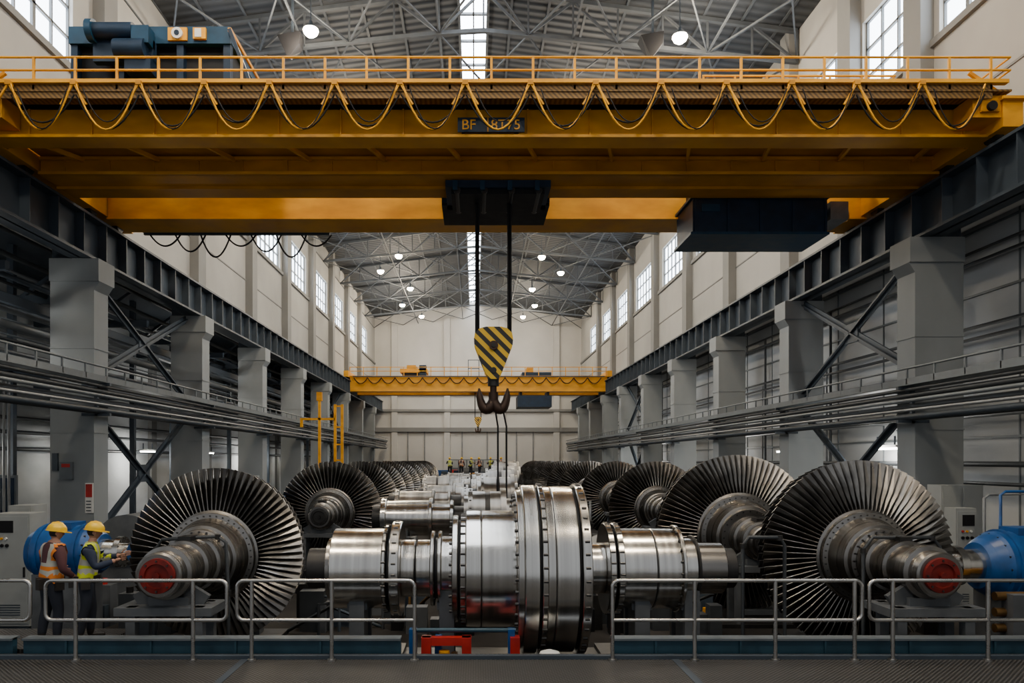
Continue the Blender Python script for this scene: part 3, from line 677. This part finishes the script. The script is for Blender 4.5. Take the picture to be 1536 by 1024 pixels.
# low pipework / cable clutter around the machines
b=B()
for i in range(150):
    x=random.uniform(-8.5,9); y=random.choice((11.25,14.6,15.2,14.9,15.4,18.7,19.2,19.0))+random.uniform(-.12,.12)
    if y<12 and (-5.6<x<-3.6 or x<-5.0 or abs(x-6.8)<1.1 or -1.1<x<1.4): continue
    if 14<y<16 and (-5.6<x<-3.6 or abs(x-6.8)<1.1 or abs(x-5.95)<1): continue
    w=random.uniform(.15,.5); h=random.uniform(.12,.45) if y<12 else random.uniform(.3,.9)
    b.box(x-w/2,x+w/2,y-0.15,y+0.15,FL,FL+h,random.choice(('dsteel','pipe_d','slate','pipe_d','dsteel','black','support')))
    if random.random()<0.4: b.cyl((x,y,FL+h),(x,y,FL+h+0.12),0.07,random.choice(('pipe_d','dsteel','red','yellow_d')),10)
for i in range(16):
    x=random.uniform(-3.2,4.2); y=random.uniform(14,16)
    b.tube([(x,y,FL),(x,y,FL+random.uniform(.4,.8)),(x+random.uniform(-1,1),y,FL+0.7),(x+random.uniform(-1,1),y+0.4,FL)],0.035,random.choice(('pipe_d','pipe_d','slate','copper')),8)
b.obj('machine_parts_clutter')
b=B()
for i in range(60):
    x=random.choice((-1,1))*random.uniform(8.3,10) ; y=random.uniform(21,80)
    w=random.uniform(.4,1.1); h=random.uniform(.5,1.8)
    b.box(x-w/2,x+w/2,y-w/2,y+w/2,FL,FL+h,random.choice(('dsteel','support','slate','cab','pipe_d','blue','cab')))
    b.box(x-w/2-0.04,x+w/2+0.04,y-w/2-0.04,y+w/2+0.04,FL+h*0.8,FL+h*0.86,'dsteel')
    b.cyl((x,y,FL+h),(x,y,FL+h+0.3),0.12,random.choice(('pipe','steelf','copper')),10)
for i in range(50):
    x=random.uniform(-8,8); y=random.uniform(77,86); w=random.uniform(.4,1.4); h=random.uniform(.8,2.4)
    b.box(x-w/2,x+w/2,y-.4,y+.4,FL,FL+h,random.choice(('slate','support','blue','cab','dsteel','red','yellow_d','navy')))
b.obj('workshop_equipment')

# red jack under the big flange
b=B()
for x in (-0.72,-0.12,0.6):
    b.box(x-0.07,x+0.07,10.85,11.05,FL,0.1,'red'); b.box(x-0.16,x+0.16,10.75,11.45,FL,FL+0.06,'red')
b.box(-0.78,-0.06,10.87,11.0,-0.02,0.1,'red'); b.box(-0.78,0.66,10.95,11.05,-0.45,-0.38,'red')
b.cyl((-0.45,10.9,-0.6),(-0.45,10.9,-0.1),0.08,'yellow',12); b.cyl((-0.3,10.9,FL),(-0.3,10.9,-0.12),0.05,'copper',12)
b.box(-0.6,-0.5,11.0,11.3,FL,0.05,'blue'); b.cyl((-0.95,11.0,0.18),(0.62,11.0,0.18),0.035,'bluebeam',8)
b.box(-0.98,-0.87,10.95,11.1,FL,0.2,'blue'); b.box(0.5,0.6,10.95,11.1,FL,0.2,'blue')
b.obj('hydraulic_jack_frame')
b=B(); b.lathe((1.1,10.75,FL),(0,0,1),[(0,0.2),(0.1,0.25),(0.45,0.23),(0.62,0.14),(0.66,0.02)],'white',16); b.obj('rag_sack')

# ------------------------------------------------------------------ kick beams and railings of the gallery
for x0,x1 in ((-13,-6.55),(-6.4,-1.05),(1.95,13.3)):
    b=B(); b.box(x0,x1,10.4,10.5,-0.12,0.2,'bluebeam'); b.box(x0,x1,10.36,10.56,0.18,0.21,'slate_l'); b.box(x0,x1,10.36,10.56,-0.14,-0.1,'slate_l')
    for i in range(int((x1-x0)/1.2)): b.box(x0+0.6+1.2*i,x0+0.63+1.2*i,10.37,10.4,-0.1,0.18,'bluebeam')
    for xx in (x0+0.1,x1-0.2): b.box(xx,xx+0.1,10.4,10.5,FL,-0.12,'slate')
    b.obj('kick_beam')
def rail(x0,x1,posts,endL=False,endR=False):
    b=B(); y=10.0; zt=1.09; zb=0.55; r=0.026; c=0.09
    def arc(cx,cz,a0,a1): return [(cx+c*math.cos(math.radians(a0+(a1-a0)*i/5)),y,cz+c*math.sin(math.radians(a0+(a1-a0)*i/5))) for i in range(6)]
    pts=[]
    if endL: pts+=[(x0,y,0.0)]
    else: pts+=[(x0+(x1-x0)*0.5,y,zb)]+arc(x0+c,zb+c,270,180)
    pts+=arc(x0+c,zt-c,180,90)+arc(x1-c,zt-c,90,0)
    if endR: pts+=[(x1,y,0.0)]
    else: pts+=arc(x1-c,zb+c,0,-90)+[(x0+(x1-x0)*0.5,y,zb)]
    b.tube(pts,r,'stain',10)
    if endL: b.tube([(x0,y,zb),(x0+(x1-x0)*0.5+0.01,y,zb)],r*0.9,'stain',10)
    if endR: b.tube([(x0+(x1-x0)*0.5-0.01,y,zb),(x1,y,zb)],r*0.9,'stain',10)
    for p in posts: b.cyl((p,y,0),(p,y,zt),0.028,'stain',12); b.cyl((p,y,0),(p,y,0.02),0.06,'stain',12)
    for p,e in ((x0,endL),(x1,endR)):
        if e: b.cyl((p,y,0),(p,y,0.02),0.06,'stain',12)
    b.obj('guard_railing')
rail(-8.6,-6.06,[-8.1,-7.2]); rail(-5.85,-3.38,[-5.44,-3.84]); rail(-3.24,-0.82,[-3.04,-1.95],endR=True)
rail(1.88,5.28,[3.0,4.1,5.18],endL=True); rail(5.38,8.4,[5.7,7.0,8.2]); rail(8.5,11.5,[8.8,10,11.2])

# ------------------------------------------------------------------ motors, cabinets, misc
def motor(x,y,z,s,k=1.0):
    b=B()
    b.lathe((0,0,0),(s,0,0),[(-0.9*k,0.2*k),(-0.75*k,0.2*k,'steelx'),(-0.75*k,0.36*k,'steelx'),(-0.62*k,0.36*k,'steelx'),(-0.62*k,0.28*k,'steelx'),(-0.3*k,0.30*k,'steelx'),(-0.3*k,0.42*k),(-0.2*k,0.5*k),(-0.05*k,0.58*k),(0.0,0.62*k),(1.1*k,0.62*k),(1.15*k,0.56*k),(1.3*k,0.48*k),(1.3*k,0.0)],'blue',40)
    b.bolts((0,0,0),(s,0,0),-0.68*k,0.32*k,12,0.022,0.16*k,'bolt'); b.bolts((0,0,0),(s,0,0),-0.02,0.57*k,16,0.022,0.08,'bolt')
    for t in (0.12,0.5,0.98): b.lathe((0,0,0),(s,0,0),[(t*k-0.03,0.6*k),(t*k-0.03,0.66*k),(t*k+0.03,0.66*k),(t*k+0.03,0.6*k)],'blue',40)
    b.box(min(s*0.3,s*0.8)*k,max(s*0.3,s*0.8)*k,-0.25,0.25,0.55*k,0.70*k,'blue')
    b.box(min(s*0.0,s*1.1)*k,max(s*0.0,s*1.1)*k,-0.5*k,0.5*k,FL-z,-0.45*k,'support')
    b.obj('electric_motor',(x,y,z))
motor(9.45,13.4,-1.92+E,1); motor(-7.1,13.6,-1.70+E,-1,0.80)
def cabinet(x0,x1,y0,y1,z0,z1,face,extra=True):
    b=B(); b.box(x0,x1,y0,y1,z0+0.08,z1,'cab'); b.box(x0+0.03,x1-0.03,y0+0.03,y1,z0,z0+0.08,'slate')
    n=2 if (x1-x0)>0.9 else 1
    for i in range(n):
        a=x0+(x1-x0)*i/n+0.03; c=x0+(x1-x0)*(i+1)/n-0.03
        b.box(a,c,y0-0.02,y0,z0+0.14,z1-0.06,'cab'); b.box(c-0.08,c-0.05,y0-0.05,y0-0.02,(z0+z1)/2-0.1,(z0+z1)/2+0.1,'black')
        for j in range(5): b.box(a+0.1,c-0.15,y0-0.025,y0-0.02,z0+0.3+0.05*j,z0+0.32+0.05*j,'slate')
        if extra:
            b.box(a+0.1,min(a+0.42,c-0.03),y0-0.03,y0-0.02,z1-0.38,z1-0.14,'black')
            for j,mm in enumerate(('red','yellow','white')): b.cyl((a+0.1+0.09*j,y0-0.05,z1-0.5),(a+0.1+0.09*j,y0-0.02,z1-0.5),0.025,mm,8)
            for j in range(3): b.cyl((a+0.1+0.1*j,y0-0.05,z1-0.64),(a+0.1+0.1*j,y0-0.02,z1-0.64),0.035,'black',8)
    b.obj('control_cabinet')
cabinet(11.2,12.2,17.6,18.15,FL,-0.6+E,0,False); cabinet(10.5,10.95,16.0,16.4,FL,-1.05+E,0)
cabinet(-9.75,-8.98,14.8,15.4,FL,-1.08+E,0); cabinet(-10.3,-9.8,16.2,16.8,FL,-1.0+E,0)
cabinet(-10.7,-10.1,27,27.6,FL,-0.6+E,0); cabinet(-10.6,-9.9,33,33.7,FL,-0.7+E,0); cabinet(10.2,11.0,31,31.6,FL,-0.8+E,0); cabinet(10.6,11.2,22,22.5,FL,-1.0+E,0)
cabinet(-14.3,-13.4,25,25.6,FL,-0.9+E,0); cabinet(-13.2,-12.4,32,32.6,FL,-0.8+E,0)
b=B(); b.box(-11.08,-10.86,20.86,20.9,-1.5+E,-0.65+E,'white'); b.box(-11.06,-10.88,20.845,20.86,-1.05+E,-0.68+E,'red')
for i in range(4): b.box(-11.05,-10.91,20.85,20.86,-1.45+E+0.09*i,-1.42+E+0.09*i,'slate')
b.box(-11.78,-11.42,20.8,20.9,-0.55+E,-0.05+E,'slate_l'); b.box(-11.72,-11.48,20.79,20.8,-0.2+E,-0.1+E,'red'); b.box(-12.0,-11.85,20.82,20.9,-0.3+E,0.2+E,'slate')
b.obj('safety_sign')
b=B(); b.box(-13.6,-12.95,20.6,20.7,FL,-0.5+E,'navy'); b.box(-13.65,-12.9,20.62,20.72,FL,-0.42+E,'slate_l'); b.box(-13.5,-13.15,20.58,20.6,-1.4+E,-0.8+E,'slate'); b.obj('door_2')
# yellow service gantry
b=B()
for x in (-8.9,-8.0,-7.6): 
    b.box(x-0.07,x+0.07,42,42.14,FL,(3.9 if x<-8.5 else 3.2)+E,'yellow')
    b.box(x-0.16,x+0.16,41.9,42.24,FL,FL+0.1,'yellow')
for z in (3.1,1.9,0.9,0.0): b.box(-8.0,-7.6,42.02,42.12,z+E-0.04,z+E+0.04,'yellow')
b.box(-9.9,-8.0,42.0,42.12,2.3+E,2.42+E,'yellow'); b.box(-10.0,-9.85,42,42.12,1.9+E,2.42+E,'yellow'); b.box(-9.05,-8.75,41.95,42.2,3.4+E,3.9+E,'yellow_d')
b.box(-8.9,-7.6,42.02,42.1,-0.6+E,-0.5+E,'yellow')
b.obj('yellow_service_gantry')
b=B(); b.tube([(10.9,15.2,FL),(10.9,15.2,-0.72+E),(11.0,15.2,-0.65+E),(11.9,15.2,-0.65+E),(12.0,15.2,-0.72+E),(12.0,15.2,FL)],0.03,'blue',10)
b.tube([(10.7,15.4,FL),(10.7,15.4,-0.8+E),(10.8,15.4,-0.72+E),(11.7,15.4,-0.72+E),(11.7,15.4,FL)],0.03,'pipe',10)
b.obj('pipe_loop')
b=B(); b.box(8.3,8.7,11.3,11.6,FL,0.65,'support')
for i in range(3): b.cyl((8.15,11.5,0.1+0.25*i),(8.75,11.5,0.1+0.25*i),0.07,'copper',12)
b.tube([(8.6,11.3,0.6),(8.8,11.3,0.9),(9.2,11.3,0.75),(9.2,11.3,FL)],0.03,'yellow',8); b.obj('valve_manifold')
b=B(); b.box(9.65,10.05,11.4,11.9,FL,0.35,'yellow')
for i in range(3): b.box(9.63,10.07,11.38,11.4,-0.2+0.17*i,-0.1+0.17*i,'black')
b.box(9.6,10.1,11.35,11.95,0.35,0.4,'yellow_d'); b.obj('tool_trolley')

# ------------------------------------------------------------------ people
b=B(); b.box(-8.3,-5.55,10.6,11.9,-0.06,0.0,'tread')
for x in (-8.2,-5.65):
    for y in (10.7,11.8): b.box(x-0.05,x+0.05,y-0.05,y+0.05,FL,-0.06,'support')
b.obj('work_platform')
b=B(); b.box(-3.0,3.4,70.5,73,1.15,1.23,'tread')
for x in (-2.9,0.2,3.3):
    for y in (70.6,72.9): b.box(x-0.08,x+0.08,y-0.08,y+0.08,FL,1.15,'support')
b.obj('inspection_platform')

def skinmesh(pts,edges,radii,sub=2):
    me=bpy.data.meshes.new('sk'); me.from_pydata(pts,edges,[]); o=bpy.data.objects.new('sk',me); S.collection.objects.link(o)
    md=o.modifiers.new('s','SKIN'); md.use_smooth_shade=True
    if not me.skin_vertices: 
        bpy.context.view_layer.objects.active=o; bpy.ops.mesh.customdata_skin_add()
    for i,r in enumerate(radii):
        me.skin_vertices[0].data[i].radius=(r,r) if not isinstance(r,tuple) else r
        me.skin_vertices[0].data[i].use_root=(i==0)
    sb=o.modifiers.new('u','SUBSURF'); sb.levels=sub; sb.render_levels=sub
    dg=bpy.context.evaluated_depsgraph_get(); ev=o.evaluated_get(dg); nm=bpy.data.meshes.new_from_object(ev)
    bpy.data.objects.remove(o); return nm
def append(bd,me,fn,smooth=True,xf=lambda v:v):
    vs=[xf(v.co.copy()) for v in me.vertices]
    groups={}
    for p in me.polygons:
        groups.setdefault(fn(p.center),[]).append(list(p.vertices))
    o=len(bd.v); bd.v+=[tuple(v) for v in vs]
    for m,fs in groups.items():
        if m is None: continue
        kk=bd._mi(m)
        for f in fs: bd.f.append([i+o for i in f]); bd.m.append(kk); bd.sm.append(smooth)

def person(name,loc,rot,shirt,vest,armR,armL,lean=0.0,head_yaw=0,stance=0.12,step=0.0):
    root=bpy.data.objects.new(name,None); S.collection.objects.link(root); root.location=loc; root.rotation_euler=(0,0,rot)
    L=lean
    P=[(0,0,0.95),(L*0.3,0,1.10),(L*0.7,0,1.27),(L,0,1.40),(L+0.01,0,1.47),(L+0.03,0,1.53),(L+0.035,0,1.58)]
    Rr=[(0.175,0.145),(0.165,0.135),(0.19,0.145),(0.15,0.12),(0.075,0.075),(0.058,0.058),(0.052,0.052)]
    Ed=[(0,1),(1,2),(2,3),(3,4),(4,5),(5,6)]
    def add(par,p,r): P.append(p); Rr.append(r); Ed.append((par,len(P)-1)); return len(P)-1
    hands=[]
    for sg,arm in ((-1,armR),(1,armL)):
        sh=add(3,(L,sg*0.21,1.39),(0.09,0.09)); el=add(sh,arm[0],(0.063,0.063)); mid=tuple((a+c)/2 for a,c in zip(arm[0],arm[1])); fo=add(el,mid,(0.055,0.055)); wr=add(fo,arm[1],(0.034,0.034))
        hands.append((Vector(arm[1]),(Vector(arm[1])-Vector(arm[0])).normalized(),sg))
        hp=add(0,(0,sg*0.115,0.86),(0.115,0.115)); th=add(hp,(0.02,sg*stance,0.68),(0.10,0.10)); kn=add(th,(0.03+sg*step*0.5,sg*stance,0.49),(0.08,0.08)); cf=add(kn,(0.0+sg*step*0.8,sg*stance,0.32),(0.077,0.077)); an=add(cf,(-0.02+sg*step,sg*stance,0.11),(0.062,0.062))
        hl=add(an,(-0.02+sg*step,sg*stance,0.055),(0.05,0.05)); add(hl,(0.09+sg*step,sg*(stance+0.02),0.045),(0.045,0.04)); add(len(P)-1,(0.19+sg*step,sg*(stance+0.03),0.035),(0.04,0.03))
    me=skinmesh(P,Ed,Rr,2)
    zmin=min(v.co.z for v in me.vertices)
    for v in me.vertices: v.co.z-=zmin*(1-min(1,v.co.z/0.3)) if v.co.z<0.3 else 0
    wrs=[h[0] for h in hands]
    def zone(c):
        if any((c-w).length<0.06 for w in wrs): return 'skin'
        if c.z<0.14: return 'boot'
        if c.z<0.97 and abs(c.y)<0.26: 
            if min((c-w).length for w in wrs)>0.2: return 'trouser'
        if c.z>1.485 and abs(c.y)<0.09: return 'skin'
        return shirt
    bd=B(); append(bd,me,zone)
    nm=[v.normal.copy() for v in me.vertices]
    vb={}; vs=[]; fs={}
    for p in me.polygons:
        c=p.center
        if 0.92<c.z<1.485 and abs(c.y)<0.205 and abs(c.x-L*0.7)<0.28 and min((c-w).length for w in wrs)>0.12:
            z=c.z; m=vest
            if 1.03<z<1.085 or 1.16<z<1.215: m='tape'
            elif z>1.215 and 0.09<abs(c.y)<0.14: m='tape'
            elif vest=='vestO' and z>1.215 and abs(c.y)<0.09: m=shirt
            idx=[]
            for vi in p.vertices:
                if vi not in vb: vb[vi]=len(vs); vs.append(tuple(me.vertices[vi].co+nm[vi]*0.016))
                idx.append(vb[vi])
            fs.setdefault(m,[]).append(idx)
    o=len(bd.v); bd.v+=vs
    for m,ff in fs.items():
        kk=bd._mi(m)
        for f in ff: bd.f.append([i+o for i in f]); bd.m.append(kk); bd.sm.append(True)
    bd.lathe((0,0,0.96),(0,0,1),[(-0.03,0.195),(0.03,0.195)],'boot',20)
    bd.box(-0.23,-0.15,-0.12,-0.02,0.82,0.98,'boot'); bd.box(-0.05,0.07,-0.25,-0.17,0.8,0.97,'boot')
    for w,d,sg in hands:
        d=d.normalized(); side=Vector((0,0,1)) if abs(d.z)<0.7 else Vector((1,0,0)); side=(side-d*side.dot(d)).normalized(); nrm=d.cross(side)*(-sg)
        pm=[w-d*0.02,w+d*0.03,w+d*0.075]
        append(bd,skinmesh([tuple(q) for q in pm],[(0,1),(1,2)],[(0.028,0.028),(0.036,0.026),(0.036,0.02)],2),lambda c:'skin')
        for i,(off,ln) in enumerate(((0.03,0.072),(0.01,0.082),(-0.011,0.076),(-0.031,0.06))):
            a=w+d*0.07+side*off; bb=a+d*ln*0.45+nrm*0.008; cc=bb+d*ln*0.3+nrm*0.018; dd=cc+d*ln*0.18+nrm*0.022
            append(bd,skinmesh([tuple(a),tuple(bb),tuple(cc),tuple(dd)],[(0,1),(1,2),(2,3)],[0.0095,0.0092,0.0085,0.0075],1),lambda c:'skin')
        a=w+d*0.025+side*0.03; bb=a+d*0.03+side*0.028+nrm*0.01; cc=bb+d*0.035+side*0.008+nrm*0.012
        append(bd,skinmesh([tuple(a),tuple(bb),tuple(cc)],[(0,1),(1,2)],[0.013,0.011,0.009],1),lambda c:'skin')
    bo=bd.obj('body',parent=root)
    hb=B(); n=28; mrows=20; vs=[]
    for j in range(mrows+1):
        ph=math.pi*j/mrows
        for i in range(n):
            th=2*math.pi*i/n; x=math.sin(ph)*math.cos(th); y=math.sin(ph)*math.sin(th); z=math.cos(ph)
            X=x*0.098;Y=y*0.076;Z=z*0.118
            if z<0: Y*=1+0.28*z; X*=1+(0.10 if x>0 else 0.32)*z
            if x>0.5:
                f=max(0,1-abs(y)/0.16)*max(0,1-abs(z+0.12)/0.26); X+=0.024*f*(1.0 if z>-0.3 else .5)
                X-=0.010*max(0,1-abs(abs(y)-0.36)/0.2)*max(0,1-abs(z-0.05)/0.14)
                X+=0.007*max(0,1-abs(y)/0.3)*max(0,1-abs(z+0.5)/0.12)
                X+=0.010*max(0,1-abs(y)/0.3)*max(0,1-abs(z+0.82)/0.18)
            vs.append((X,Y,Z))
    fs=[(j*n+i,(j+1)*n+i,(j+1)*n+(i+1)%n,j*n+(i+1)%n) for j in range(mrows) for i in range(n)]
    hair=[];sk=[]
    for f in fs:
        c=sum((Vector(vs[q]) for q in f),Vector())/4
        (hair if (c.z>0.055 or (c.x<-0.005 and c.z>-0.055)) else sk).append(f)
    hb.add(vs,sk,'skin',True); hb.add([(x*1.04,y*1.05,z) for x,y,z in vs],hair,'hair',True)
    for sg in (-1,1):
        hb.lathe((0.0,sg*0.074,-0.008),(0,sg,0.0),[(-0.005,0.018),(0.008,0.028),(0.014,0.026),(0.012,0.012),(0.006,0.0)],'skin',14)
        hb.lathe((0.078,sg*0.029,0.008),(1,0,0),[(-0.004,0.012),(0.004,0.010),(0.008,0.0)],'white',10); hb.lathe((0.0845,sg*0.029,0.008),(1,0,0),[(-0.003,0.006),(0.003,0.0)],'black',8)
    hb.box(0.082,0.0905,-0.022,0.022,-0.062,-0.057,'red')
    prof=[(0.03,0.125),(0.06,0.124),(0.09,0.116),(0.12,0.097),(0.145,0.066),(0.157,0.033),(0.16,0.0)]
    vs=[];n2=28
    for z,r in prof:
        for i in range(n2):
            t=2*math.pi*i/n2; vs.append((r*1.12*math.cos(t),r*0.98*math.sin(t),z))
    hb.add(vs,[(j*n2+i,j*n2+(i+1)%n2,(j+1)*n2+(i+1)%n2,(j+1)*n2+i) for j in range(len(prof)-1) for i in range(n2)],'helmet',True)
    vs=[]
    for rr,zz in ((1.0,0.035),(1.0,0.025)):
        for i in range(n2):
            t=2*math.pi*i/n2; ex=0.055*max(0,math.cos(t))**1.5+0.014; vs.append(((0.125*1.12+ex)*math.cos(t),(0.125*0.98+ex*0.7)*math.sin(t),zz-0.012*max(0,math.cos(t))))
    hb.add(vs,[list(range(n2)),list(range(2*n2-1,n2-1,-1))]+[(i,(i+1)%n2,n2+(i+1)%n2,n2+i) for i in range(n2)],'helmet')
    hb.tube([(-0.115,0,0.09),(-0.065,0,0.15),(0,0,0.166),(0.065,0,0.15),(0.115,0,0.09)],0.009,'helmet',8)
    ho=hb.obj('head',(L+0.045,0,1.635),parent=root); ho.rotation_euler=(0,math.radians(8),head_yaw)
    return root,bo.data,ho.data,ho.location.copy()
p2=person('worker',(-5.90,11.15,0.0),math.radians(22),'shirt2','vestG',((0.14,-0.29,1.13),(0.42,-0.25,1.22)),((0.2,0.27,1.17),(0.46,0.15,1.25)),lean=0.06,head_yaw=0.1,step=0.06)
p1=person('worker.001',(-6.36,11.0,0.0),math.radians(58),'shirt1','vestO',((0.0,-0.32,1.12),(0.2,-0.28,0.98)),((0.06,0.30,1.12),(0.27,0.22,1.05)),lean=0.04,head_yaw=-0.35,step=-0.05)
for i,(x,y,rz,src) in enumerate(((-2.4,71.2,1.9,p2),(-1.3,71.3,1.2,p1),(-0.4,71.9,-0.6,p2),(0.5,71.4,2.6,p1),(1.6,71.7,-2.0,p2),(2.5,71.5,0.4,p1))):
    root=bpy.data.objects.new('worker',None); S.collection.objects.link(root); root.location=(x,y,1.23); root.rotation_euler=(0,0,rz)
    for nm_,me_,lc in (('body',src[1],(0,0,0)),('head',src[2],src[3])):
        o=bpy.data.objects.new(nm_,me_); S.collection.objects.link(o); o.parent=root; o.location=lc

# ------------------------------------------------------------------ light
w=bpy.data.worlds.new('World'); S.world=w; w.use_nodes=True
w.node_tree.nodes['Background'].inputs['Color'].default_value=(0.84,0.89,0.95,1); w.node_tree.nodes['Background'].inputs['Strength'].default_value=0.55

cam=bpy.data.cameras.new('Camera'); co=bpy.data.objects.new('Camera',cam); S.collection.objects.link(co)
co.location=(0,0,E); co.rotation_euler=(math.pi/2,0,0)
cam.sensor_width=36; cam.lens=36*1100/1536; cam.shift_x=56/1536; cam.shift_y=178/1536; cam.clip_end=300
S.camera=co
